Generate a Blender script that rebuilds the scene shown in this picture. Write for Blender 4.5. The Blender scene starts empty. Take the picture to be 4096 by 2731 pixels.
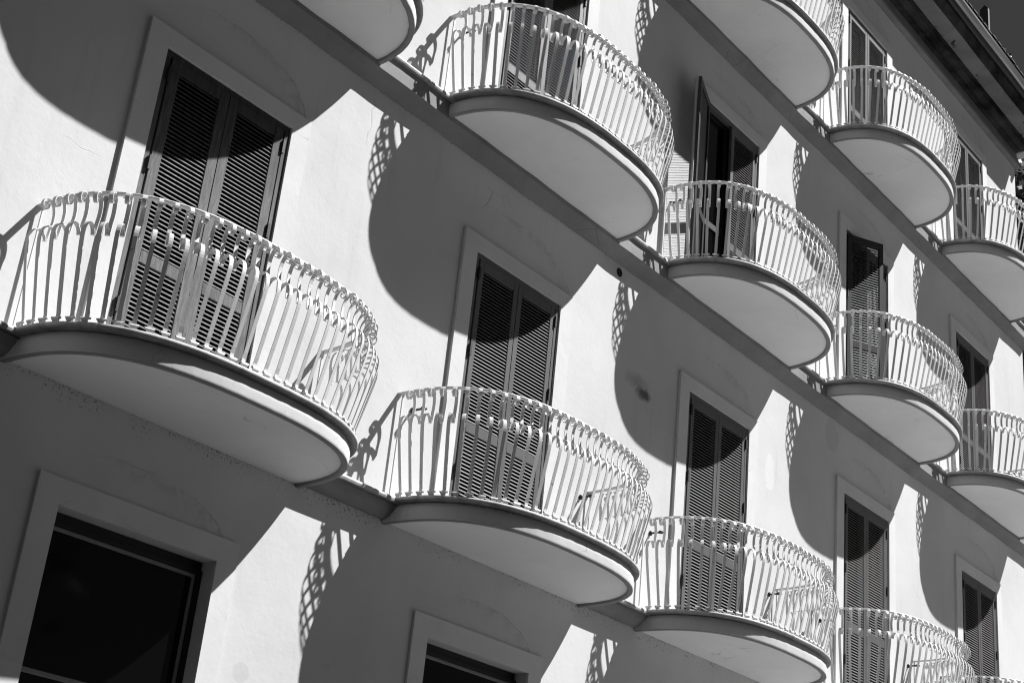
import bpy, bmesh, math, random
from mathutils import Matrix, Vector
random.seed(7)
D = bpy.data
C = bpy.context.scene.collection
PI = math.pi
PITCH = 3.42                       # bay width
TOPS = {1: -2.46, 2: 1.115, 3: 4.565}          # top of each balcony floor
HEADS = {1: 0.0, 2: 3.525, 3: 6.955}           # head of each balcony door
CX = 0.575                         # balcony centre inside a bay
CORNER = 16.36
GROUND = -7.4

# ------------------------------------------------------------------ materials
class N:
    """tiny helper to write node maths"""
    def __init__(s, m):
        s.t = m.node_tree; s.n = s.t.nodes; s.l = s.t.links
    def new(s, k, **kw):
        x = s.n.new(k)
        for a, b in kw.items(): setattr(x, a, b)
        return x
    def put(s, sock, v):
        if hasattr(v, 'is_output') or isinstance(v, bpy.types.NodeSocket): s.l.new(v, sock)
        else: sock.default_value = v
    def m(s, op, a, b=0.0, c=0.0, clamp=False):
        x = s.new('ShaderNodeMath', operation=op); x.use_clamp = clamp
        s.put(x.inputs[0], a); s.put(x.inputs[1], b)
        if op in ('MULTIPLY_ADD', 'SMOOTH_MIN', 'COMPARE'): s.put(x.inputs[2], c)
        return x.outputs[0]
    def ramp(s, v, a, b, lo=0.0, hi=1.0, kind='SMOOTHSTEP'):
        x = s.new('ShaderNodeMapRange', interpolation_type=kind)
        s.put(x.inputs[0], v); x.inputs[1].default_value = a; x.inputs[2].default_value = b
        x.inputs[3].default_value = lo; x.inputs[4].default_value = hi
        return x.outputs[0]
    def noise(s, vec, scale, detail=4.0, rough=0.55, dist=0.0):
        x = s.new('ShaderNodeTexNoise')
        s.l.new(vec, x.inputs['Vector']); x.inputs['Scale'].default_value = scale
        x.inputs['Detail'].default_value = detail; x.inputs['Roughness'].default_value = rough
        x.inputs['Distortion'].default_value = dist
        return x.outputs['Fac']
    def crack(s, vec, scale, width, warp=0.15):
        nz = s.new('ShaderNodeTexNoise'); s.l.new(vec, nz.inputs['Vector']); nz.inputs['Scale'].default_value = 2.5
        sc = s.new('ShaderNodeVectorMath', operation='SCALE'); s.l.new(nz.outputs['Color'], sc.inputs[0]); sc.inputs['Scale'].default_value = warp
        ad = s.new('ShaderNodeVectorMath', operation='ADD'); s.l.new(vec, ad.inputs[0]); s.l.new(sc.outputs[0], ad.inputs[1])
        v = s.new('ShaderNodeTexVoronoi', feature='DISTANCE_TO_EDGE'); s.l.new(ad.outputs[0], v.inputs['Vector']); v.inputs['Scale'].default_value = scale
        return s.ramp(v.outputs['Distance'], 0.0, width, 1.0, 0.0)
    def grey(s, v):
        x = s.new('ShaderNodeCombineColor')
        for i in range(3): s.l.new(v, x.inputs[i])
        return x.outputs[0]
    def bump(s, h, strength, dist):
        x = s.new('ShaderNodeBump'); s.l.new(h, x.inputs['Height'])
        x.inputs['Strength'].default_value = strength; x.inputs['Distance'].default_value = dist
        return x.outputs[0]

def mat(name, rough=0.8, spec=0.3):
    m = D.materials.new(name); m.use_nodes = True
    b = m.node_tree.nodes['Principled BSDF']
    b.inputs['Roughness'].default_value = rough
    b.inputs['Specular IOR Level'].default_value = spec
    return m, N(m), b

def coords(g, world=True):
    if world:
        return g.new('ShaderNodeNewGeometry').outputs['Position']
    t = g.new('ShaderNodeTexCoord').outputs['Object']
    oi = g.new('ShaderNodeObjectInfo')
    a = g.new('ShaderNodeVectorMath', operation='ADD'); g.l.new(t, a.inputs[0]); g.l.new(oi.outputs['Location'], a.inputs[1])
    return a.outputs[0]

def finish(g, b, val, height=None, strength=0.3, dist=0.01):
    g.l.new(g.grey(val), b.inputs['Base Color'])
    if height is not None:
        g.l.new(g.bump(height, strength, dist), b.inputs['Normal'])

# wall plaster, with old arch cracks above the openings, mould under the first slab and hairline cracks
M = {}
def wall_plaster():
    m, g, b = mat('wall_plaster', 0.85, 0.2)
    p = coords(g)
    sx = g.new('ShaderNodeSeparateXYZ'); g.l.new(p, sx.inputs[0]); X, Z = sx.outputs[0], sx.outputs[2]
    big = g.noise(p, 0.7, 5, 0.6); fine = g.noise(p, 22, 5, 0.65); mid = g.noise(p, 4.0, 6, 0.6, 0.4)
    v = g.m('MULTIPLY_ADD', big, 0.10, 0.425)
    v = g.m('MULTIPLY_ADD', mid, 0.04, v)
    v = g.m('ADD', v, g.m('MULTIPLY', g.m('SUBTRACT', fine, 0.5), 0.03))
    # arch shaped patch traces
    u = g.m('MODULO', g.m('ADD', X, 1.08 + PITCH * 8), PITCH); u = g.m('SUBTRACT', u, 1.58)
    w = g.m('MODULO', g.m('ADD', Z, 3.46 * 3 - 0.12), 3.46)
    wob = g.m('MULTIPLY', g.m('SUBTRACT', g.noise(p, 2.2, 6, 0.65), 0.5), 0.30)
    r = g.m('SQRT', g.m('ADD', g.m('POWER', g.m('ABSOLUTE', g.m('DIVIDE', u, 0.82)), 2.2), g.m('POWER', g.m('DIVIDE', w, 0.40), 2.0)))
    r = g.m('ADD', r, wob)
    ring = g.m('MULTIPLY', g.ramp(r, 0.72, 1.0), g.ramp(r, 1.0, 1.05, 1, 0))
    ring = g.m('MULTIPLY', ring, g.ramp(w, 0.0, 0.10))
    right = g.ramp(u, -0.6, 0.2)
    ring = g.m('MULTIPLY', ring, right)
    streak = g.ramp(g.noise(p, 7, 6, 0.7, 1.2), 0.42, 0.62)
    v = g.m('MULTIPLY', v, g.m('SUBTRACT', 1.0, g.m('MULTIPLY', g.m('MULTIPLY', ring, streak), 0.20)))
    line = g.m('MULTIPLY', g.ramp(g.m('ABSOLUTE', g.m('SUBTRACT', r, 1.02)), 0.0, 0.014, 1, 0), right)
    line = g.m('MULTIPLY', line, g.ramp(g.noise(p, 1.7, 3), 0.40, 0.55))
    v = g.m('MULTIPLY', v, g.m('SUBTRACT', 1.0, g.m('MULTIPLY', line, 0.22)))
    # rain streaks
    mp = g.new('ShaderNodeMapping'); g.l.new(p, mp.inputs[0]); mp.inputs['Scale'].default_value = (5, 5, .45)
    st = g.ramp(g.noise(mp.outputs[0], 1.6, 5, 0.6), 0.50, 0.72)
    v = g.m('MULTIPLY', v, g.m('SUBTRACT', 1.0, g.m('MULTIPLY', g.m('MULTIPLY', st, g.ramp(g.noise(p, .8, 2), .4, .6)), 0.07)))
    # hairline cracks
    ck = g.m('MULTIPLY', g.crack(p, 0.8, 0.0045, 0.25), g.ramp(g.noise(p, 0.9, 3), 0.60, 0.70))
    v = g.m('MULTIPLY', v, g.m('SUBTRACT', 1.0, g.m('MULTIPLY', ck, 0.20)))
    # mould specks below the first floor slab, dark joint dots below the upper string courses
    for zt, depth, amt in ((-2.605, 0.26, 0.8), (0.83, 0.05, 0.6), (4.28, 0.05, 0.6), (7.6, 0.05, 0.6)):
        band = g.m('MULTIPLY', g.ramp(Z, zt - depth, zt - depth * 0.1), g.ramp(Z, zt, zt + 0.02, 1, 0))
        sp = g.ramp(g.m('ADD', g.noise(p, 48, 3, 0.7), g.m('MULTIPLY', band, 0.15)), 0.70, 0.77)
        patch = g.ramp(g.noise(p, 3.2, 3), 0.40, 0.55)
        dots = g.m('MULTIPLY', g.ramp(g.noise(p, 60, 2, 0.6), 0.54, 0.62), g.m('MULTIPLY', g.ramp(Z, zt - .035, zt - .008), g.ramp(Z, zt, zt + 0.02, 1, 0)))
        v = g.m('MULTIPLY', v, g.m('SUBTRACT', 1.0, g.m('MULTIPLY', dots, .5 if zt < 0 else .25)))
        v = g.m('MULTIPLY', v, g.m('SUBTRACT', 1.0, g.m('MULTIPLY', g.m('MULTIPLY', g.m('MULTIPLY', sp, band), patch), amt)))
    # soot smudge beside the second door, small repairs
    def blob(x, z, rx, rz, depth, edge=0.5, lo=0.75):
        nonlocal v
        a = g.m('POWER', g.m('DIVIDE', g.m('SUBTRACT', X, x), rx), 2.0); c = g.m('POWER', g.m('DIVIDE', g.m('SUBTRACT', Z, z), rz), 2.0)
        d = g.m('ADD', g.m('SQRT', g.m('ADD', a, c)), g.m('MULTIPLY', g.m('SUBTRACT', g.noise(p, 6, 5, 0.7), 0.5), edge))
        k = g.ramp(d, lo, 1.0, 1, 0)
        v = g.m('MULTIPLY', v, g.m('SUBTRACT', 1.0, g.m('MULTIPLY', k, depth)))
    blob(6.07, -0.33, 0.17, 0.085, 0.75, 1.3, 0.25)
    blob(5.95, -0.24, 0.25, 0.12, 0.28, 1.3, 0.2)
    blob(9.98, 0.62, 0.17, 0.20, 0.13, 0.6, 0.93)
    blob(8.55, -0.33, 0.10, 0.22, -0.10, 0.9, 0.93)
    blob(1.62, -4.0, 0.08, 0.08, 0.10)
    blob(3.60, -1.86, 0.10, 0.03, 0.40, 2.0, 0.3)
    v = g.m('MULTIPLY', v, g.ramp(g.noise(p, 0.35, 4, 0.6), 0.35, 0.65, 0.95, 1.03))
    h = g.m('ADD', g.m('MULTIPLY', mid, 0.7), g.m('MULTIPLY', fine, 0.3))
    h = g.m('SUBTRACT', h, g.m('MULTIPLY', g.m('MAXIMUM', ck, line), 0.5))
    finish(g, b, v, h, 0.35, 0.012)
    return m
M['wall'] = wall_plaster()

def plaster(name, base, peel=0.0, world=False, crackamt=0.3, dirt=0.0):
    m, g, b = mat(name, 0.8, 0.2)
    p = coords(g, world)
    big = g.noise(p, 1.6, 5, 0.6); fine = g.noise(p, 30, 4, 0.6); mid = g.noise(p, 6, 5, 0.6, 0.5)
    v = g.m('MULTIPLY_ADD', big, 0.16, base - 0.09)
    v = g.m('ADD', v, g.m('MULTIPLY', g.m('SUBTRACT', mid, 0.5), 0.05))
    v = g.m('ADD', v, g.m('MULTIPLY', g.m('SUBTRACT', fine, 0.5), 0.03))
    ck = g.m('MULTIPLY', g.crack(p, 2.6 if name == 'slab_plaster' else 1.6, 0.006, 0.2), g.ramp(g.noise(p, 1.3, 2), *((0.42, 0.5) if name == 'slab_plaster' else (0.56, 0.64))))
    v = g.m('MULTIPLY', v, g.m('SUBTRACT', 1.0, g.m('MULTIPLY', ck, crackamt)))
    h = g.m('ADD', mid, g.m('MULTIPLY', fine, 0.25))
    if name == 'eaves_plaster':
        fl = g.ramp(g.noise(p, 1.9, 4, 0.6, 0.3), 0.63, 0.645)
        v = g.m('MULTIPLY', v, g.m('SUBTRACT', 1.0, g.m('MULTIPLY', fl, 0.85)))
    if peel:
        nz = g.noise(p, 2.3, 6, 0.68, 0.8)
        pe = g.ramp(nz, peel, peel + 0.012)
        core = g.ramp(nz, peel + 0.05, peel + 0.07)
        v = g.m('MULTIPLY', v, g.m('SUBTRACT', 1.0, g.m('MULTIPLY', pe, 0.20)))
        v = g.m('MULTIPLY', v, g.m('SUBTRACT', 1.0, g.m('MULTIPLY', core, 0.30)))
        h = g.m('SUBTRACT', h, g.m('MULTIPLY', pe, 0.8))
    if dirt:
        sp = g.ramp(g.noise(p, 16, 5, 0.7, 1.0), 0.62, 0.72)
        v = g.m('MULTIPLY', v, g.m('SUBTRACT', 1.0, g.m('MULTIPLY', sp, dirt)))
    finish(g, b, v, h, 0.3, 0.008)
    return m
M['slab'] = plaster('slab_plaster', 0.47, 0.735)
M['drip'] = plaster('shaded_drip_edge', 0.22)  # rim bottom and inner faces: their shade is put into the colour
M['under'] = plaster('soffit_paint', 0.72, 0.685, dirt=.14)
M['soffit'] = plaster('peeling_slab_plaster', 0.68, 0.655, dirt=0.15)
M['surround'] = plaster('surround_plaster', 0.54, 0, True, 0.25, 0.05)
M['band'] = plaster('band_plaster', 0.20, 0, True, 0.6, 0.10)
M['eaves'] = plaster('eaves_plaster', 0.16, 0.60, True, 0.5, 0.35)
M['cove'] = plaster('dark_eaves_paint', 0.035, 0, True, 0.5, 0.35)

def marble():
    m, g, b = mat('weathered_marble', 0.55, 0.4)
    p = coords(g)
    n1 = g.noise(p, 5, 6, 0.7, 1.5); n2 = g.noise(p, 40, 3)
    v = g.m('ADD', g.ramp(n1, 0.3, 0.65, 0.27, 0.50), g.m('MULTIPLY', g.m('SUBTRACT', n2, 0.5), 0.08))
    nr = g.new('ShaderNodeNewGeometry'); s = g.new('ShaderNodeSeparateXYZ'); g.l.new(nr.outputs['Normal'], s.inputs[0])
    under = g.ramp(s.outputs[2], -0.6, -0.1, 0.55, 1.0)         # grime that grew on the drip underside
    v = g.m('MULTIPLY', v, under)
    finish(g, b, v, n1, 0.2, 0.004)
    return m
M['marble'] = marble()

def rail_paint():
    m, g, b = mat('white_rail_paint', 0.5, 0.35)
    p = coords(g)
    n = g.noise(p, 9, 5, 0.65); n2 = g.noise(p, 60, 3)
    v = g.m('MULTIPLY_ADD', n, 0.10, 0.49)
    rust = g.ramp(g.noise(p, 13, 6, 0.75, 0.6), 0.63, 0.68)
    v = g.m('MULTIPLY', v, g.m('SUBTRACT', 1.0, g.m('MULTIPLY', rust, 0.75)))
    finish(g, b, v, g.m('ADD', n, n2), 0.18, 0.003)
    return m
M['rail'] = rail_paint()

def shutter_paint(name, base, wood=0.0, rough=0.45, top=None):
    m, g, b = mat(name, rough, 0.4)
    p = coords(g)
    mp = g.new('ShaderNodeMapping'); g.l.new(p, mp.inputs[0]); mp.inputs['Scale'].default_value = (14, 14, 1.3)
    grain = g.noise(mp.outputs[0], 3.0, 6, 0.7, 1.0); n = g.noise(p, 3, 5, 0.6)
    amp = 0.22 * base + wood
    v = g.m('MULTIPLY_ADD', g.m('SUBTRACT', n, 0.5), 0.5 * base, base)
    v = g.m('MULTIPLY_ADD', g.m('SUBTRACT', grain, 0.5), amp * 2, v)
    if top is not None:      # old door: bleached below, dark stain at the top rail, shade painted in between
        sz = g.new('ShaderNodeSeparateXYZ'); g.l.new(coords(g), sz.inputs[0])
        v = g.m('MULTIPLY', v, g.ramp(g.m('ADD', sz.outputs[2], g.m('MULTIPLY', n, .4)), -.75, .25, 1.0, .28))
    v = g.m('MAXIMUM', v, 0.008)
    finish(g, b, v, grain, 0.2 + wood, 0.004)
    return m
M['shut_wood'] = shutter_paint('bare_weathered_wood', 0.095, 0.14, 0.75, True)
M['shut_mid'] = shutter_paint('dark_shutter_paint', 0.085)
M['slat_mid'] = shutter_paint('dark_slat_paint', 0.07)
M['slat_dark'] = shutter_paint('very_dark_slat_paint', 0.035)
M['shut_dark'] = shutter_paint('very_dark_shutter_paint', 0.022)
M['shut_pale'] = shutter_paint('pale_shutter_paint', 0.08)

def plain(name, val, rough=0.6, spec=0.4, nscale=8, amp=0.2):
    m, g, b = mat(name, rough, spec)
    p = coords(g)
    n = g.noise(p, nscale, 5, 0.6)
    finish(g, b, g.m('MULTIPLY_ADD', g.m('SUBTRACT', n, 0.5), val * amp * 2, val), n, 0.15, 0.005)
    return m
M['iron'] = plain('black_iron', 0.015, 0.6)
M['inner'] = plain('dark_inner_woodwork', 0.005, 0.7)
M['glass'] = plain('dark_window_glass', 0.002, 0.06, 0.16, 1.0, 0.1)
M['blind'] = plain('pale_window_frame', 0.18, 0.45)
M['roof'] = plain('dark_roof_tile', 0.015, 0.8, 0.2, 14, 0.5)
M['gutter'] = plain('dark_gutter_metal', 0.015, 0.55, 0.4, 5, 0.4)
M['white'] = plain('white_metal', 0.5, 0.4)
M['post'] = plain('roof_post_paint', 0.07, 0.6)
M['bark'] = plain('bark', 0.06, 0.9, 0.2, 12, 0.5)
M['leaf'] = plain('leaf', 0.03, 0.6, 0.3, 3, 0.6)
M['paving'] = plain('street_paving', 0.24, 0.8, 0.2, 0.7, 0.15)
M['dark_ground'] = plain('unseen_dark_ground', 0.02, 0.9, 0.2, 0.7, 0.4)

# ------------------------------------------------------------------ mesh helpers
def link(name, bm, material, parent=None, loc=None, smooth=False, recalc=True):
    me = D.meshes.new(name)
    if recalc: bmesh.ops.recalc_face_normals(bm, faces=bm.faces)
    bm.to_mesh(me); bm.free()
    mats = material if isinstance(material, (list, tuple)) else [material]
    for x in mats: me.materials.append(x)
    if smooth:
        for f in me.polygons: f.use_smooth = True
    o = D.objects.new(name, me); C.objects.link(o)
    if loc: o.location = loc
    if parent: o.parent = parent
    return o

def box(bm, x0, x1, y0, y1, z0, z1, mi=0, M4=None):
    vs = [bm.verts.new(Vector(c)) for c in ((x0,y0,z0),(x1,y0,z0),(x1,y1,z0),(x0,y1,z0),(x0,y0,z1),(x1,y0,z1),(x1,y1,z1),(x0,y1,z1))]
    if M4 is not None:
        for v in vs: v.co = M4 @ v.co
    for q in ((0,3,2,1),(4,5,6,7),(0,1,5,4),(1,2,6,5),(2,3,7,6),(3,0,4,7)):
        f = bm.faces.new([vs[i] for i in q]); f.material_index = mi
    return vs

def bevel(bm, w, seg=2):
    bmesh.ops.bevel(bm, geom=list(bm.edges), offset=w, segments=seg, affect='EDGES', profile=0.6)

def prism_x(bm, prof, x0, x1, wob=None, nseg=1):
    """extrude a closed (y,z) profile along x"""
    rings = []
    for k in range(nseg + 1):
        x = x0 + (x1 - x0) * k / nseg
        rings.append([bm.verts.new((x, y + (wob(x, i)[0] if wob else 0), z + (wob(x, i)[1] if wob else 0))) for i, (y, z) in enumerate(prof)])
    n = len(prof)
    for a, b in zip(rings, rings[1:]):
        for i in range(n): bm.faces.new((a[i], a[(i+1) % n], b[(i+1) % n], b[i]))
    bm.faces.new(rings[0]); bm.faces.new(list(reversed(rings[-1])))

def sup(a, b, t, e=2.65):
    c, s = math.cos(t), max(math.sin(t), 0.0)
    return math.copysign(abs(c) ** (2 / e), c) * a, s ** (2 / e) * b

def arc_points(a, b, n, e=2.65, lo=0.0, hi=1.0):
    """n points evenly spaced along half a superellipse, with outward normals; (x, d) with d away from the wall"""
    K = 4000; P = [sup(a, b, PI * k / K, e) for k in range(K + 1)]
    S = [0]
    for p, q in zip(P, P[1:]): S.append(S[-1] + math.hypot(q[0]-p[0], q[1]-p[1]))
    L = S[-1]; out = []; j = 0
    for i in range(n):
        s = L * (lo + (hi - lo) * i / (n - 1))
        while j < K - 1 and S[j+1] < s: j += 1
        f = (s - S[j]) / max(S[j+1] - S[j], 1e-9)
        x = P[j][0] + f * (P[j+1][0]-P[j][0]); d = P[j][1] + f * (P[j+1][1]-P[j][1])
        j0, j1 = max(0, j - 6), min(K, j + 7)
        tx, td = P[j1][0]-P[j0][0], P[j1][1]-P[j0][1]; ln = math.hypot(tx, td)
        out.append((x, d, td / ln, -tx / ln))      # travelling from +x to -x: outward normal
    return [(x, d, nx, nd) for x, d, nx, nd in out]

def sweep_plan(bm, prof, a, b, n=72, e=2.65, closed=True, mi=None, extend=0.0, wob=0.0):
    """prof: (offset, z) closed loop, swept round the half superellipse; y = -d"""
    pts = arc_points(a, b, n, e)
    rings = []
    for k, (x, d, nx, nd) in enumerate(pts):
        end = k == 0 or k == n - 1
        if end: nx, nd = (1 if x > 0 else -1), 0.0
        w = wob * math.sin(k * 1.7) * math.sin(k * 0.37 + 1)
        rings.append([bm.verts.new((x + nx * (o + w), -(d + nd * (o + w)) + (extend if end else 0), z)) for o, z in prof])
    m = len(prof)
    for A, B in zip(rings, rings[1:]):
        for i in range(m if closed else m - 1):
            f = bm.faces.new((A[i], A[(i+1) % m], B[(i+1) % m], B[i]))
            if mi: f.material_index = mi[i]
            f.smooth = True
    if closed:
        bm.faces.new(rings[0]); bm.faces.new(list(reversed(rings[-1])))
    return rings

# ------------------------------------------------------------------ the building
house = D.objects.new('apartment_building', None); C.objects.link(house); house.location = (0, 0, GROUND)
house['label'] = 'long white plastered building with rows of curved balconies and louvred shutters'
house['category'] = 'building'
HP = Vector((0, 0, -GROUND))      # world -> house local
def child(o, wx=0, wy=0, wz=0):
    o.parent = house; o.location = (wx, wy, wz - GROUND); return o
def part(name, bm, material, smooth=False):
    """mesh written in world coordinates"""
    o = link(name, bm, material, None, None, smooth); return child(o)

bays = {1: (0, 1, 2, 3, 4), 2: (0, 1, 2, 3, 4), 3: (1, 2, 3, 4)}
DW = 1.20
openings = []
for row, ks in bays.items():
    for k in ks: openings.append((PITCH*k, PITCH*k + DW, TOPS[row], HEADS[row]))
for k in (0, 1, 2, 3, 4):
    openings.append((PITCH*k - 0.035, PITCH*k + 1.235, -5.75, -3.345))

# front wall with real openings and reveals
bm = bmesh.new()
X0 = -9.0
xs = sorted({X0, CORNER} | {round(v, 4) for o in openings for v in o[:2]})
zs = sorted({GROUND, 7.95} | {round(v, 4) for o in openings for v in o[2:]})
V = {}
def wv(x, z, y=0.0):
    kx = (round(x, 4), round(z, 4), y)
    if kx not in V: V[kx] = bm.verts.new((x, y, z))
    return V[kx]
def inside(x, z): return any(a < x < b and c < z < d for a, b, c, d in openings)
for xa, xb in zip(xs, xs[1:]):
    for za, zb in zip(zs, zs[1:]):
        if not inside((xa+xb)/2, (za+zb)/2):
            bm.faces.new((wv(xa, za), wv(xb, za), wv(xb, zb), wv(xa, zb)))
RD = 0.32
for a, b, c, d in openings:
    q = [(a, c), (b, c), (b, d), (a, d)]
    for (x1, z1), (x2, z2) in zip(q, q[1:] + q[:1]):
        bm.faces.new([bm.verts.new((x1, 0, z1)), bm.verts.new((x2, 0, z2)), bm.verts.new((x2, RD, z2)), bm.verts.new((x1, RD, z1))])
part('front_wall', bm, M['wall'])
bm = bmesh.new()
for q in (((CORNER, 0.0), (CORNER, 12)), ((CORNER, 12), (X0, 12)), ((X0, 12), (X0, 0.0))):
    (x1, y1), (x2, y2) = q
    bm.faces.new([bm.verts.new(c) for c in ((x1, y1, GROUND), (x2, y2, GROUND), (x2, y2, 7.95), (x1, y1, 7.95))])
part('side_wall', bm, M['wall'])
bm = bmesh.new(); box(bm, X0 + .3, CORNER - .3, 0.5, 0.54, GROUND, 7.9)  # near-black backing stands in for the darkness of the rooms
part('dark_backing', bm, M['inner'])

# string courses
def string_course(row):
    t = TOPS[row]; bm = bmesh.new()
    rnd = random.Random(row)
    ph = [rnd.random() * 6 for _ in range(3)]
    def wob(x, i):
        w = 0.0025 * (math.sin(x*3.1+ph[0]) + math.sin(x*7.7+ph[1]) + 0.6*math.sin(x*17+ph[2]))
        return (w if i in (2, 3, 4) else 0, w if i in (4, 5, 6) else 0)
    if row == 1:
        prof = [(0.0, t-.040), (-.135, t-.040)] + [(-.135 + .135*(1-math.cos(a*PI/2/5))*0.62 + .135*0.38*(a/5), t-.055 - .09*math.sin(a*PI/2/5)) for a in range(6)]
    else:
        prof = [(0.0, t-.040), (-.135, t-.040), (-.135, t-.12), (-.135, t-.195), (-.09, t-.232), (-.04, t-.262), (0, t-.285)]
    prism_x(bm, prof, X0, CORNER + (0.02 if row < 3 else .02), wob, 260)
    o = part('string_course', bm, M['band'])
    bm = bmesh.new()
    pr2 = [(0.0, t), (-.160, t), (-.166, t-.006), (-.168, t-.018), (-.163, t-.034), (-.155, t-.038), (0, t-.038)]
    prism_x(bm, pr2, X0, CORNER + .05, lambda x, i: (0.0015*math.sin(x*5.3) if 0 < i < 6 else 0, 0), 120)
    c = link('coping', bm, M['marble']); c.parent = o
for r in (1, 2, 3): string_course(r)

# ------------------------------------------------------------------ balcony kit
def strap(bm, path, widths, th):
    """flat bar following a (r,h) path in the y-z plane; width along x"""
    n = len(path); rings = []
    for i, (r, h) in enumerate(path):
        p0 = path[max(i-1, 0)]; p1 = path[min(i+1, n-1)]
        tr, th_ = p1[0]-p0[0], p1[1]-p0[1]; l = math.hypot(tr, th_) or 1
        nr, nh = th_/l*th/2, -tr/l*th/2
        w = widths[i] / 2 if isinstance(widths, list) else widths / 2
        rings.append([bm.verts.new((-w, -(r+nr), h+nh)), bm.verts.new((w, -(r+nr), h+nh)), bm.verts.new((w, -(r-nr), h-nh)), bm.verts.new((-w, -(r-nr), h-nh))])
    for A, B in zip(rings, rings[1:]):
        for i in range(4):
            f = bm.faces.new((A[i], A[(i+1) % 4], B[(i+1) % 4], B[i]))
    bm.faces.new(rings[0]); bm.faces.new(list(reversed(rings[-1])))

def smooth_path(P, sub=3):
    out = []
    for i in range(len(P) - 1):
        p0 = P[max(i-1, 0)]; p1 = P[i]; p2 = P[i+1]; p3 = P[min(i+2, len(P)-1)]
        for k in range(sub):
            t = k / sub
            out.append(tuple(0.5*((2*p1[j]) + (-p0[j]+p2[j])*t + (2*p0[j]-5*p1[j]+4*p2[j]-p3[j])*t*t + (-p0[j]+3*p1[j]-3*p2[j]+p3[j])*t**3) for j in (0, 1)))
    out.append(P[-1]); return out

def baluster_bm(bm=None, Mx=None, lod=2):
    own = bm is None
    b2 = bmesh.new()
    th = .006; w = .0275
    lower = [(0, .004), (.001, .066)] + smooth_path([(.012, .105), (.050, .27), (.087, .43), (.103, .51), (.108, .555), (.102, .597), (.084, .630), (.054, .645), (.028, .643), (.005, .629), (-.010, .604)], lod)
    strap(b2, lower, w, th)
    strap(b2, [(-.004, .598), (-.020, .598)], w, .006)
    upper = [(-.020, .598), (-.028, .68)] + smooth_path([(-.036, .735), (-.034, .785), (-.020, .832), (.004, .861), (.030, .868), (.054, .857), (.067, .832), (.062, .806), (.045, .793), (.028, .798), (.020, .814), (.025, .830)], lod)
    strap(b2, upper, w, .0058)
    # curled fishtail foot
    foot = smooth_path([(.002, .005), (.014, .005), (.022, .013), (.026, .024), (.022, .035), (.012, .036), (.008, .028)], 2)
    wd = [.030, .030, .030, .033, .037, .043, .050, .057, .064, .067, .066, .064, .060][:len(foot)]
    strap(b2, foot, wd, .005)
    box(b2, -.031, .031, -.044, -.039, .826, .831)           # pin through the scroll
    if Mx is not None:
        for v in b2.verts: v.co = Mx @ v.co
    if own: return b2
    me = D.meshes.new('tmp'); b2.to_mesh(me); b2.free(); bm.from_mesh(me); D.meshes.remove(me)

bm = baluster_bm(); bmesh.ops.recalc_face_normals(bm, faces=bm.faces)
BAL = D.meshes.new('baluster'); bm.to_mesh(BAL); bm.free(); BAL.materials.append(M['rail'])

def make_slab(peeling=False):
    bm = bmesh.new()
    prof = [(-.012, -.036), (-.012, -.050), (0, -.060), (0.003, -.110), (0, -.150), (0, -.168), (-.006, -.173), (-.040, -.173), (-.046, -.168), (-.048, -.150)]
    r = sweep_plan(bm, prof, 1.287, .982, 96, closed=False, extend=.0, wob=.0012)
    # top lid and recessed soffit as fans of quads towards the wall line
    for idx, z in ((0, -.036), (len(prof)-1, -.150)):
        cols = [ring[idx] for ring in r]
        base = [bm.verts.new((v.co.x, 0.0, z)) for v in cols]
        for i in range(len(cols)-1):
            if i == 0 or i == len(cols)-2:
                try: bm.faces.new([cols[i], cols[i+1], base[i+1]] if i == 0 else [cols[i], cols[i+1], base[i]])
                except ValueError: pass
            else: bm.faces.new((cols[i], cols[i+1], base[i+1], base[i]))
    bmesh.ops.recalc_face_normals(bm, faces=bm.faces)
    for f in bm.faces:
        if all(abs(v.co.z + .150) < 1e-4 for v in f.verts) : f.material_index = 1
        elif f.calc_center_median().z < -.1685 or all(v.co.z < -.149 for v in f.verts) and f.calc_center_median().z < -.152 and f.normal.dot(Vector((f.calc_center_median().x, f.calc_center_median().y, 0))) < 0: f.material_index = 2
    return bm
def make_coping():
    bm = bmesh.new()
    prof = [(-.03, 0.0), (-.006, .0), (0, -.006), (.002, -.016), (-.003, -.030), (-.010, -.034), (-.03, -.034)]
    r = sweep_plan(bm, [(o, z + .003) for o, z in prof], 1.337, 1.020, 96)
    top = [ring[0] for ring in r]; low = [ring[-1] for ring in r]
    for cols, z in ((top, .003), (low, -.031)):
        base = [bm.verts.new((v.co.x, -.02, z)) for v in cols]
        for i in range(len(cols)-1): bm.faces.new((cols[i], cols[i+1], base[i+1], base[i]))
    return bm
def make_handrail():
    bm = bmesh.new()
    sweep_plan(bm, [(-.023, -.006), (.023, -.006), (.023, .004), (-.023, .004)], 1.280, .968, 90, e=2.7)
    return bm
def make_post():
    bm = bmesh.new(); box(bm, -.0075, .0075, -.006, .006, 0, .880); return bm

def mesh_of(name, bm, m, smooth=False):
    bmesh.ops.recalc_face_normals(bm, faces=bm.faces)
    me = D.meshes.new(name); bm.to_mesh(me); bm.free(); me.materials.append(m); return me
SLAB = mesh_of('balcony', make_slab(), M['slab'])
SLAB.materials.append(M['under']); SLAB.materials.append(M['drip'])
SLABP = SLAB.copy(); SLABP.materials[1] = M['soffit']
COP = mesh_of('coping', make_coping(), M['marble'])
RAIL = mesh_of('handrail', make_handrail(), M['rail'])
POST = mesh_of('end_post', make_post(), M['rail'])

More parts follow.
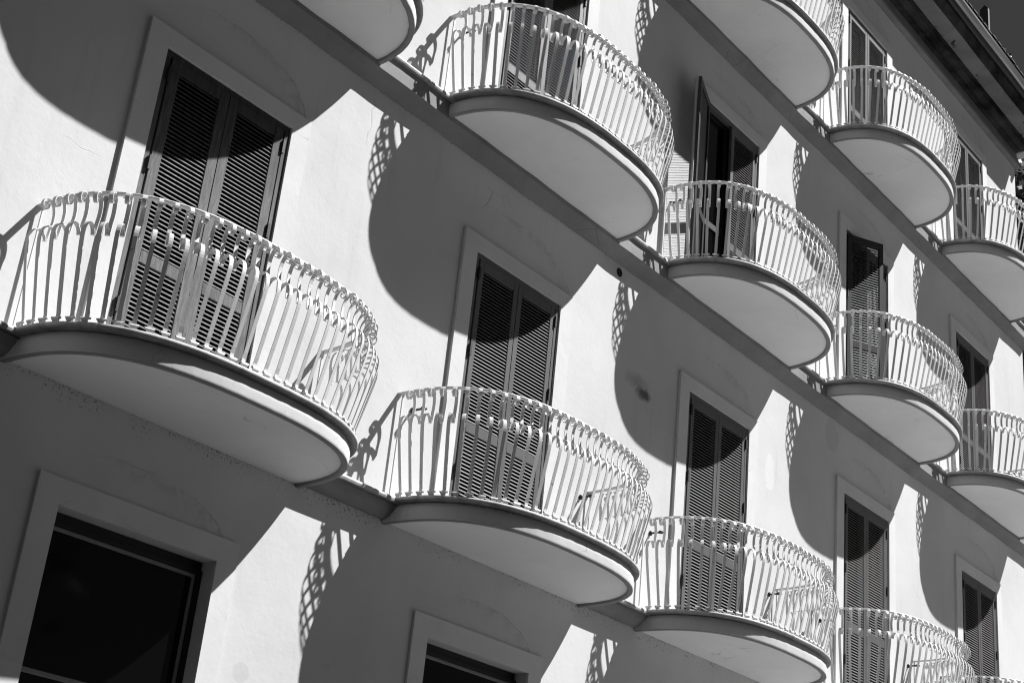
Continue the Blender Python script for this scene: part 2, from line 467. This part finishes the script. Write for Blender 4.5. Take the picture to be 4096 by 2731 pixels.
NB = 38
RAILPTS = arc_points(1.298, .977, NB, 2.65, .043, .957)
single = {(1, 0): NB, (1, 1): NB, (2, 1): 24}
rest = bmesh.new()
def obj(name, me, parent, loc=(0,0,0), rz=0):
    o = D.objects.new(name, me); C.objects.link(o); o.parent = parent; o.location = loc; o.rotation_euler = (0, 0, rz); return o
for row, ks in bays.items():
    for k in ks:
        peeling = (row, k) in ((3, 3), (3, 4), (3, 2), (2, 3))
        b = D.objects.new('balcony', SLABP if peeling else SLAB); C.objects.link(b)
        bx, bz = PITCH*k + CX + (.04 if (row, k) == (1, 0) else .03), TOPS[row]
        child(b, bx, 0, bz)
        if (row, k) == (1, 0): b.scale = (.975, 1, 1)
        if peeling: b['label'] = 'curved balcony with stained and peeling paint on its underside'
        obj('coping', COP, b); obj('handrail', RAIL, b, (0, 0, .883))
        obj('end_post', POST, b, (1.272, -.035, .003)); obj('end_post', POST, b, (-1.272, -.035, .003))
        ns = single.get((row, k), 0); rnd = random.Random(row*10+k)
        order = list(range(NB))
        if ns == 24: order = sorted(range(NB), key=lambda i: abs(i - 22))
        for q, i in enumerate(order):
            x, d, nx, nd = RAILPTS[i]
            ang = math.atan2(nx, nd) + rnd.uniform(-.022, .022)
            px = x; loc = (px, -d, .003)
            if q < ns: 
                o = obj('baluster', BAL, b, loc, ang)
                o.rotation_euler[0] = rnd.uniform(-.010, .010)
            else:
                Mx = Matrix.Translation(Vector((bx + loc[0], loc[1], bz + loc[2]))) @ Matrix.Rotation(ang, 4, 'Z') @ Matrix.Rotation(rnd.uniform(-.010, .010), 4, 'X')
                me = BAL.copy(); me.transform(Mx); rest.from_mesh(me); D.meshes.remove(me)
ro = part('baluster', rest, M['rail']); ro['kind'] = 'stuff'

# ------------------------------------------------------------------ shuttered doors
FR, GAP = .048, .012
LW = (DW - 2*FR - 2*GAP - .004) / 2
def leaf_bm(H, pitch, flip=False, slat=0, stile=.066):
    """leaf hanging from x=0 (hinge) to x=LW, y 0 (front) to .035, z 0..H"""
    bm = bmesh.new(); T = .036
    box(bm, 0, stile, 0, T, 0, H); box(bm, LW-stile, LW, 0, T, 0, H)
    mid0, mid1 = H - 1.555, H - 1.465
    box(bm, stile, LW-stile, .001, T-.001, H-.085, H); box(bm, stile, LW-stile, .001, T-.001, mid0, mid1); box(bm, stile, LW-stile, .001, T-.001, 0, .14)
    bevel(bm, .003, 1)
    for z0, z1 in ((.14, mid0), (mid1, H-.085)):
        n = int(round((z1 - z0) / pitch))
        for i in range(n):
            z = z0 + (i + .5) * (z1 - z0) / n
            # steep slat, low edge to the outside
            prof = [(.0000, -.0110), (-.0012, -.0095), (.0135, .0120), (.0165, .0110), (.0020, -.0108)]
            x0, x1 = stile - .004, LW - stile + .004
            if slat: prof = [(y*.76, h*.90) for y, h in prof]
            A = [bm.verts.new((x0, y + .003, z + h)) for y, h in prof]; B = [bm.verts.new((x1, y + .003, z + h)) for y, h in prof]
            for j in range(len(prof)):
                bm.faces.new((A[j], A[(j+1) % len(prof)], B[(j+1) % len(prof)], B[j])).material_index = 1
    return bm
def french_door(parent, H):
    bm = bmesh.new()
    for a, b in ((0, .07), (.57, .63), (1.13, 1.2)): box(bm, a, b, .058, .108, 0, H)
    for a, b in ((0, .12), (.95, 1.02), (H-.09, H)): box(bm, .07, .57, .061, .105, a, b); box(bm, .63, 1.13, .061, .105, a, b)
    o = link('inner_door', bm, M['inner'], parent)
    bm = bmesh.new(); box(bm, .05, 1.15, .080, .086, .05, H-.05)
    # pane stays inside the same sub-part level
    g = link('glass_pane', bm, M['glass'], parent)
HG = bmesh.new()
box(HG, -.011, .011, -.016, .004, -.055, .055); box(HG, -.016, .012, -.010, .002, -.028, .028)
HGM = mesh_of('hinge', HG, M['iron'])
def surround_bm(x0, x1, z0, z1, t, side, top, y=-.018):
    bm = bmesh.new()
    box(bm, x0-side, x0, y, .03, z0, z1); box(bm, x1, x1+side, y, .03, z0, z1); box(bm, x0-side, x1+side, y, .03, z1, z1+top)
    bmesh.ops.remove_doubles(bm, verts=bm.verts, dist=1e-5)
    return bm
def surround(x0, x1, z0, z1, side, top, y):
    """U shaped frame as one clean prism with bevelled outline"""
    bm = bmesh.new()
    O = [(x0-side, z0), (x0-side, z1+top), (x1+side, z1+top), (x1+side, z0), (x1, z0), (x1, z1), (x0, z1), (x0, z0)]
    f = [bm.verts.new((a, y, b)) for a, b in O]; k = [bm.verts.new((a, .04, b)) for a, b in O]
    n = 8
    for quad in ((0, 1, 6, 7), (1, 2, 5, 6), (2, 3, 4, 5)): bm.faces.new([f[i] for i in quad])
    for i in range(n): bm.faces.new((f[i], f[(i+1) % n], k[(i+1) % n], k[i]))
    es = [e for e in bm.edges if abs(e.verts[0].co.y - y) < 1e-6 and abs(e.verts[1].co.y - y) < 1e-6 and len(e.link_faces) == 2 and any(abs(fc.normal.y) < .5 for fc in e.link_faces)]
    bm.normal_update()
    return bm

LEAF = {}
def leaf_mesh(H, pitch, m, key, slat, stile=.066):
    kk = (round(H, 3), key)
    if kk not in LEAF:
        LEAF[kk] = mesh_of('shutter_leaf', leaf_bm(H, pitch, slat=slat, stile=stile), m)
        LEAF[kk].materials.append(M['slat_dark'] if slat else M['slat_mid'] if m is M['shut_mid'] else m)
    return LEAF[kk]
styles = {}
for row, ks in bays.items():
    for k in ks:
        m, pitch, slat = (M['shut_mid'], .0315, 0)
        if (row, k) == (1, 0): m, pitch = M['shut_wood'], .0330
        if row == 3: m, slat = M['shut_pale'], 1
        if (row, k) == (2, 3): m, pitch = M['shut_dark'], .0345
        zb, zt = TOPS[row] + .003, HEADS[row]
        H = zt - zb
        bm = bmesh.new(); F = FR
        box(bm, .001, F, -.012, .05, 0, H-F); box(bm, DW-F, DW-.001, -.012, .05, 0, H-F); box(bm, .001, DW-.001, -.012, .05, H-F, H-.001)
        bevel(bm, .002, 1)
        d = link('shuttered_door', bm, m); child(d, PITCH*k, 0, zb)
        sb = surround(-.003, DW+.003, 0, H+.003, .172 if row < 3 else .165, .146, -.030)
        for v in sb.verts:
            if v.co.y > 0: v.co.y = -.0005
        link('surround', sb, M['surround'], d)
        lh = H - F - .012
        lm = leaf_mesh(lh, pitch, m, (m.name, slat), slat, .085 if (row, k) == (1, 0) else .06)
        fy = -.018
        angL = 0.0
        if (row, k) == (2, 2): angL = math.radians(-159)
        if (row, k) == (2, 3): angL = math.radians(-29)
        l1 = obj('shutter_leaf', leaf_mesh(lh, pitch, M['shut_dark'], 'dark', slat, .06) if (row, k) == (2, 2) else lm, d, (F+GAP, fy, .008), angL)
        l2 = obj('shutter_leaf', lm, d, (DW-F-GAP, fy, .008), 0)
        l2.scale = (-1, 1, 1)
        if angL < -1: d['label'] = 'louvred door with its left leaf folded right back against the wall'
        elif angL: d['label'] = 'very dark louvred door with its left leaf standing ajar'
        elif (row, k) == (1, 0): d['label'] = 'bare weathered wooden louvred door, largest in the picture'
        elif row == 3: d['label'] = 'pale framed louvred door of the top floor'
        for zz in (lh-.13, lh-.84, lh-1.9):
            obj('hinge', HGM, d, (F+.004, fy-.002, zz)); obj('hinge', HGM, d, (DW-F-.004, fy-.002, zz))
        french_door(d, H)

# ground floor windows
for k in (0, 1, 2, 3, 4):
    x0, x1, zb, zt = PITCH*k - .035, PITCH*k + 1.235, -5.75, -3.345
    H = zt - zb; W = x1 - x0
    bm = bmesh.new(); y0, y1 = .10, .15; f = .045
    box(bm, .002, f, y0, y1, 0, H-.09); box(bm, W-f, W-.002, y0, y1, 0, H-.09); box(bm, .002, W-.002, y0, y1, H-.09, H-.06)
    box(bm, .002, W-.002, y0+.02, y1, H-.06, H-.001); box(bm, f, W-f, y0, y1, 0, .06)
    w = link('ground_floor_window', bm, M['inner']); child(w, x0, 0, zb)
    bm = bmesh.new(); e = .022
    box(bm, f, f+e, y0+.012, y1-.01, .06, H-.09); box(bm, W-f-e, W-f, y0+.012, y1-.01, .06, H-.09)
    box(bm, f+e, W-f-e, y0+.012, y1-.01, H-.115, H-.09); box(bm, f+e, W-f-e, y0+.010, y1-.01, 1.425, 1.455); box(bm, f+e, W-f-e, y0+.012, y1-.01, .06, .09)
    bevel(bm, .003, 1)
    link('sash', bm, M['blind'], w)
    bm = bmesh.new(); box(bm, f+.01, W-f-.01, y0+.026, y0+.032, .07, H-.10); link('glass_pane', bm, M['glass'], w)
    sb = surround(-.001, W+.001, -.0, H+.001, .172, .165, -.022)
    for v in sb.verts:
        if v.co.y > 0: v.co.y = -.0005
    link('surround', sb, M['surround'], w)
    bm = bmesh.new(); box(bm, -.2, W+.2, -.09, .1, -.05, -.001); link('sill', bm, M['marble'], w)

# shutter catches (black iron hooks in the wall)
def catch():
    bm = bmesh.new()
    box(bm, -.008, .008, -.12, 0, -.008, .008)
    box(bm, -.012, .022, -.135, -.108, -.012, .014)
    box(bm, .012, .022, -.15, -.09, -.008, .008)
    box(bm, -.012, .012, -.02, 0, -.022, .022)
    bevel(bm, .003, 1)
    return bm
CM = mesh_of('shutter_catch', catch(), M['iron'])
for row, ks in bays.items():
    for k in ks:
        if (row, k) == (1, 0): continue
        for s in (-.52, 1.76):
            o = D.objects.new('shutter_catch', CM); C.objects.link(o); child(o, PITCH*k + s, 0, TOPS[row] + .80)
# round vent with a rim
bm = bmesh.new()
bmesh.ops.create_cone(bm, cap_ends=True, segments=24, radius1=.045, radius2=.045, depth=.006, matrix=Matrix.Translation((5.516, -.002, .745)) @ Matrix.Rotation(PI/2, 4, 'X'))
part('vent_hole', bm, M['glass'])

# ------------------------------------------------------------------ cornice, eaves and roof
bm = bmesh.new()
prism_x(bm, [(0, 7.60), (-.088, 7.60), (-.088, 7.655), (-.070, 7.70), (-.028, 7.86), (-.020, 7.90), (0, 7.90)], X0, CORNER + .07, lambda x, i: (0.002*math.sin(x*4.1+i), 0.002*math.sin(x*6.3)) if 0 < i < 6 else (0, 0), 120)
part('cornice_moulding', bm, M['band'])
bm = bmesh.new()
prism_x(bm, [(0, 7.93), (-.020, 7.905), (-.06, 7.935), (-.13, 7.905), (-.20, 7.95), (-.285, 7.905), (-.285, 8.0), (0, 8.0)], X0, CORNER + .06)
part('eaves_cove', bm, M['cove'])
bm = bmesh.new()
prism_x(bm, [(-.283, 7.93), (-.53, 7.93), (-.53, 8.12), (-.283, 8.12)], X0, CORNER + .10, lambda x, i: (0.003*math.sin(x*2.2+i) + .002*math.sin(x*9), 0.003*math.sin(x*3.3)) if i == 1 else (0, 0), 160)
part('eaves_soffit', bm, M['eaves'])
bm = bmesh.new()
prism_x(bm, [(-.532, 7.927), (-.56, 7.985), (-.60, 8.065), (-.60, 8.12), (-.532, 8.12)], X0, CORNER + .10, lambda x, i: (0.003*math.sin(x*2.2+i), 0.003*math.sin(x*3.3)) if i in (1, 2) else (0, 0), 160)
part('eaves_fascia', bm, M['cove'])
bm = bmesh.new()
gp = [(-.598, 8.09)] + [(-.66 - .062*math.sin(a*PI/8) , 8.12 + .10*(1-math.cos(a*PI/8))/1.0) for a in range(0, 8)] + [(-.60, 8.29)]
gp = [(-.603, 8.10), (-.63, 8.085), (-.665, 8.10), (-.69, 8.14), (-.70, 8.20), (-.718, 8.265), (-.722, 8.30), (-.603, 8.30)]
prism_x(bm, gp, X0, CORNER + .12, lambda x, i: (0.004*math.sin(x*1.9+i), 0.003*math.sin(x*2.7)) if 0 < i < 6 else (0, 0), 120)
part('gutter', bm, M['gutter'])
# tiled roof: rows of half round tiles whose ends make the ragged edge
bm = bmesh.new()
x = X0; rnd = random.Random(3)
while x < CORNER + .2:
    r = .085 + rnd.uniform(-.006, .006); y0 = -.735 + rnd.uniform(-.006, .008); dz = rnd.uniform(-.005, .006)
    seg = 7; A = []; B = []
    for i in range(seg + 1):
        a = PI * i / seg
        A.append(bm.verts.new((x + r*math.cos(a), y0, 8.335 + dz + r*.34*math.sin(a)))); B.append(bm.verts.new((x + r*.8*math.cos(a), 3.6, 8.335 + 1.55 + r*.6*math.sin(a))))
    for i in range(seg): bm.faces.new((A[i], A[i+1], B[i+1], B[i]))
    bm.faces.new(A)
    x += .185
v = [bm.verts.new(c) for c in ((X0, -.72, 8.325), (CORNER+.2, -.72, 8.325), (CORNER+.2, 3.6, 9.80), (X0, 3.6, 9.80), (CORNER+.2, 8, 8.3), (X0, 8, 8.3))]
bm.faces.new(v[:4]); bm.faces.new((v[3], v[2], v[4], v[5]))
part('tiled_roof', bm, M['roof'])
bm = bmesh.new()      # closed gable end above the side wall
g = [bm.verts.new(c) for c in ((CORNER+.05, -.60, 8.00), (CORNER+.05, 12, 8.0), (CORNER+.05, 8, 8.3), (CORNER+.05, 3.6, 9.79), (CORNER+.05, -.60, 8.25))]
bm.faces.new(g); part('gable', bm, M['wall'])
# side eaves return, pale, running out past the corner
bm = bmesh.new()
box(bm, CORNER+.052, CORNER+.26, -.30, 9, 7.90, 7.94); box(bm, CORNER+.22, CORNER+.30, -.40, 9, 7.98, 8.04); bevel(bm, .006, 1)
part('side_eaves', bm, M['white'])
# square post on the roof, with a little pyramid top and a lit side
bm = bmesh.new()
px, py = 15.42, .05
wv4 = box(bm, px-.03, px+.03, py-.07, py+.07, 8.3, 10.22)
t4 = [q for q in wv4[4:]]; ap = bm.verts.new((px, py, 10.32))
for i in range(4): bm.faces.new((t4[i], t4[(i+1) % 4], ap))
part('roof_post', bm, M['post'])

# ------------------------------------------------------------------ weed on the roof, tree past the corner
def leafcloud(bm, pts, size, rnd):
    for c in pts:
        n = Vector((rnd.gauss(0, 1), rnd.gauss(0, 1), rnd.gauss(0, 1))).normalized(); u = n.orthogonal().normalized(); w = n.cross(u)
        s = size * rnd.uniform(.6, 1.4)
        q = [c + u*s, c + w*s*.45, c - u*s, c - w*s*.45]
        bm.faces.new([bm.verts.new(p) for p in q])
rnd = random.Random(5)
t = D.objects.new('roof_weed', None); C.objects.link(t); t.location = (15.15, -.35, 8.42)
t['label'] = 'small pale weed growing on the roof edge beside the square post'; t['category'] = 'plant'
bm = bmesh.new(); leafcloud(bm, [Vector((rnd.gauss(0, .08), rnd.gauss(0, .06), abs(rnd.gauss(.25, .15)))) for _ in range(160)], .035, rnd); link('foliage', bm, M['leaf'], t, recalc=False)
bm = bmesh.new(); box(bm, -.006, .006, -.006, .006, 0, .3); link('stem', bm, M['bark'], t)

def tree(x, y, h, r, n, label, seed, group=None):
    rnd = random.Random(seed)
    t = D.objects.new('tree', None); C.objects.link(t); t.location = (x, y, GROUND)
    t['label'] = label; t['category'] = 'tree'
    if group: t['group'] = group
    bm = bmesh.new()
    def limb(p, q, r0, r1, s=8):
        ax = (q-p).normalized(); u = ax.orthogonal().normalized(); w = ax.cross(u)
        A = [bm.verts.new(p + (u*math.cos(a*2*PI/s)+w*math.sin(a*2*PI/s))*r0) for a in range(s)]
        B = [bm.verts.new(q + (u*math.cos(a*2*PI/s)+w*math.sin(a*2*PI/s))*r1) for a in range(s)]
        for i in range(s): bm.faces.new((A[i], A[(i+1) % s], B[(i+1) % s], B[i]))
    limb(Vector((0, 0, 0)), Vector((.1, 0, h*.4)), .32, .2); limb(Vector((.1, 0, h*.4)), Vector((0, .1, h*.85)), .2, .06)
    tips = []
    for i in range(26):
        z = h * rnd.uniform(.25, .9); a = rnd.uniform(0, 2*PI); rr = r * rnd.uniform(.5, .95) * math.sin(PI*min(1, (1 - z/h)*1.15 + .12))
        q = Vector((rr*math.cos(a), rr*math.sin(a), z + rr*.35)); limb(Vector((.05, .05, z*.95)), q, .07, .02, 5); tips.append(q)
    link('trunk', bm, M['bark'], t)
    bm = bmesh.new(); pts = []
    cl = []
    for q in tips: 
        for _ in range(4): cl.append((q + Vector((rnd.gauss(0, r*.16), rnd.gauss(0, r*.16), rnd.gauss(0, r*.16))), r*rnd.uniform(.12, .26)))
    for _ in range(n):
        c, s = rnd.choice(cl); pts.append(c + Vector((rnd.gauss(0, s), rnd.gauss(0, s), rnd.gauss(0, s*.8))))
    leafcloud(bm, pts, .10 if n > 20000 else .2, rnd); link('crown', bm, M['leaf'], t, recalc=False)
tree(19.8, 2.4, 18.6, 2.6, 30000, 'dark dense tree standing beyond the far corner of the building', 11)

for i, (x, y, h, r, lab) in enumerate(((-10.5, -15.5, 12.5, 4.2, 'broad dark tree across the street, farthest left, mirrored in the window'), (-2.5, -17.0, 14.0, 4.6, 'tall dark tree across the street, opposite the ground floor windows'), (5.5, -18.0, 12.0, 4.2, 'lower rounded dark tree across the street, nearest the paved side'))):
    tree(x, y, h, r, 9000, lab, 20 + i, 'dark trees across the street')

# ------------------------------------------------------------------ ground
def sheet(name, x0, x1, y0, y1, z, m):
    bm = bmesh.new(); bm.faces.new([bm.verts.new(c) for c in ((x0, y0, z), (x1, y0, z), (x1, y1, z), (x0, y1, z))])
    o = link(name, bm, m); o['kind'] = 'structure'; return o
sheet('ground', -400, 400, -400, 400, GROUND - .012, M['dark_ground'])  # unseen ground, made dark to cut bounce light on the left bays
sheet('street', 5.2, 60, -20, 0, GROUND - .006, M['paving'])  # paving edge set so little bounce light reaches the left

# ------------------------------------------------------------------ light, sky, camera
SUNV = Vector((-1.08, 1.0, -1.88)).normalized()
sun = D.lights.new('sun', 'SUN'); sun.energy = 5.0; sun.angle = math.radians(.53); sun.color = (1, 1, 1)
so = D.objects.new('sun', sun); C.objects.link(so); so.rotation_euler = SUNV.to_track_quat('-Z', 'Y').to_euler(); so.location = (10, -20, 25)
W = D.worlds.new('World'); bpy.context.scene.world = W; W.use_nodes = True
nt = W.node_tree; bg = nt.nodes['Background']
sky = nt.nodes.new('ShaderNodeTexSky'); sky.sky_type = 'NISHITA'; sky.sun_disc = False
sky.sun_elevation = math.asin(-SUNV.z); sky.sun_rotation = math.atan2(-SUNV.x, -SUNV.y)
sky.altitude = 50; sky.air_density = 1.0; sky.dust_density = .35; sky.ozone_density = 1.5
sep = nt.nodes.new('ShaderNodeSeparateColor'); nt.links.new(sky.outputs[0], sep.inputs[0])     # black and white film behind a red filter
fil = nt.nodes.new('ShaderNodeMath'); fil.operation = 'MULTIPLY'; nt.links.new(sep.outputs[0], fil.inputs[0]); fil.inputs[1].default_value = .3
cmb = nt.nodes.new('ShaderNodeCombineColor')
for i in range(3): nt.links.new(fil.outputs[0], cmb.inputs[i])
nt.links.new(cmb.outputs[0], bg.inputs[0]); bg.inputs[1].default_value = .05

cam = D.cameras.new('camera'); co = D.objects.new('camera', cam); C.objects.link(co)
R = ((0.61380272707262, -0.7834351435945054, 0.0973426320749109), (0.3718343398709857, 0.17812449820019405, -0.9110493328210264), (0.6964089573884895, 0.5953998983221157, 0.4006413922039149))
mw = Matrix.Identity(4)
for i in range(3):
    mw[i][0] = R[0][i]; mw[i][1] = -R[1][i]; mw[i][2] = -R[2][i]
mw[0][3], mw[1][3], mw[2][3] = -5.001840552738207, -7.717117680444244, -5.793839091528232
co.matrix_world = mw
cam.sensor_width = 36; cam.lens = 5962.4 / 4096 * 36; cam.clip_end = 2000; cam.clip_start = .1
S = bpy.context.scene; S.camera = co
S.render.engine = 'CYCLES'; S.cycles.filter_width = 1.15; S.cycles.max_bounces = 6; S.cycles.diffuse_bounces = 4; S.cycles.glossy_bounces = 2
S.view_settings.view_transform = 'Standard'; S.view_settings.look = 'None'; S.view_settings.exposure = 1.06; S.view_settings.gamma = 1
S.render.resolution_x = 1024; S.render.resolution_y = 682
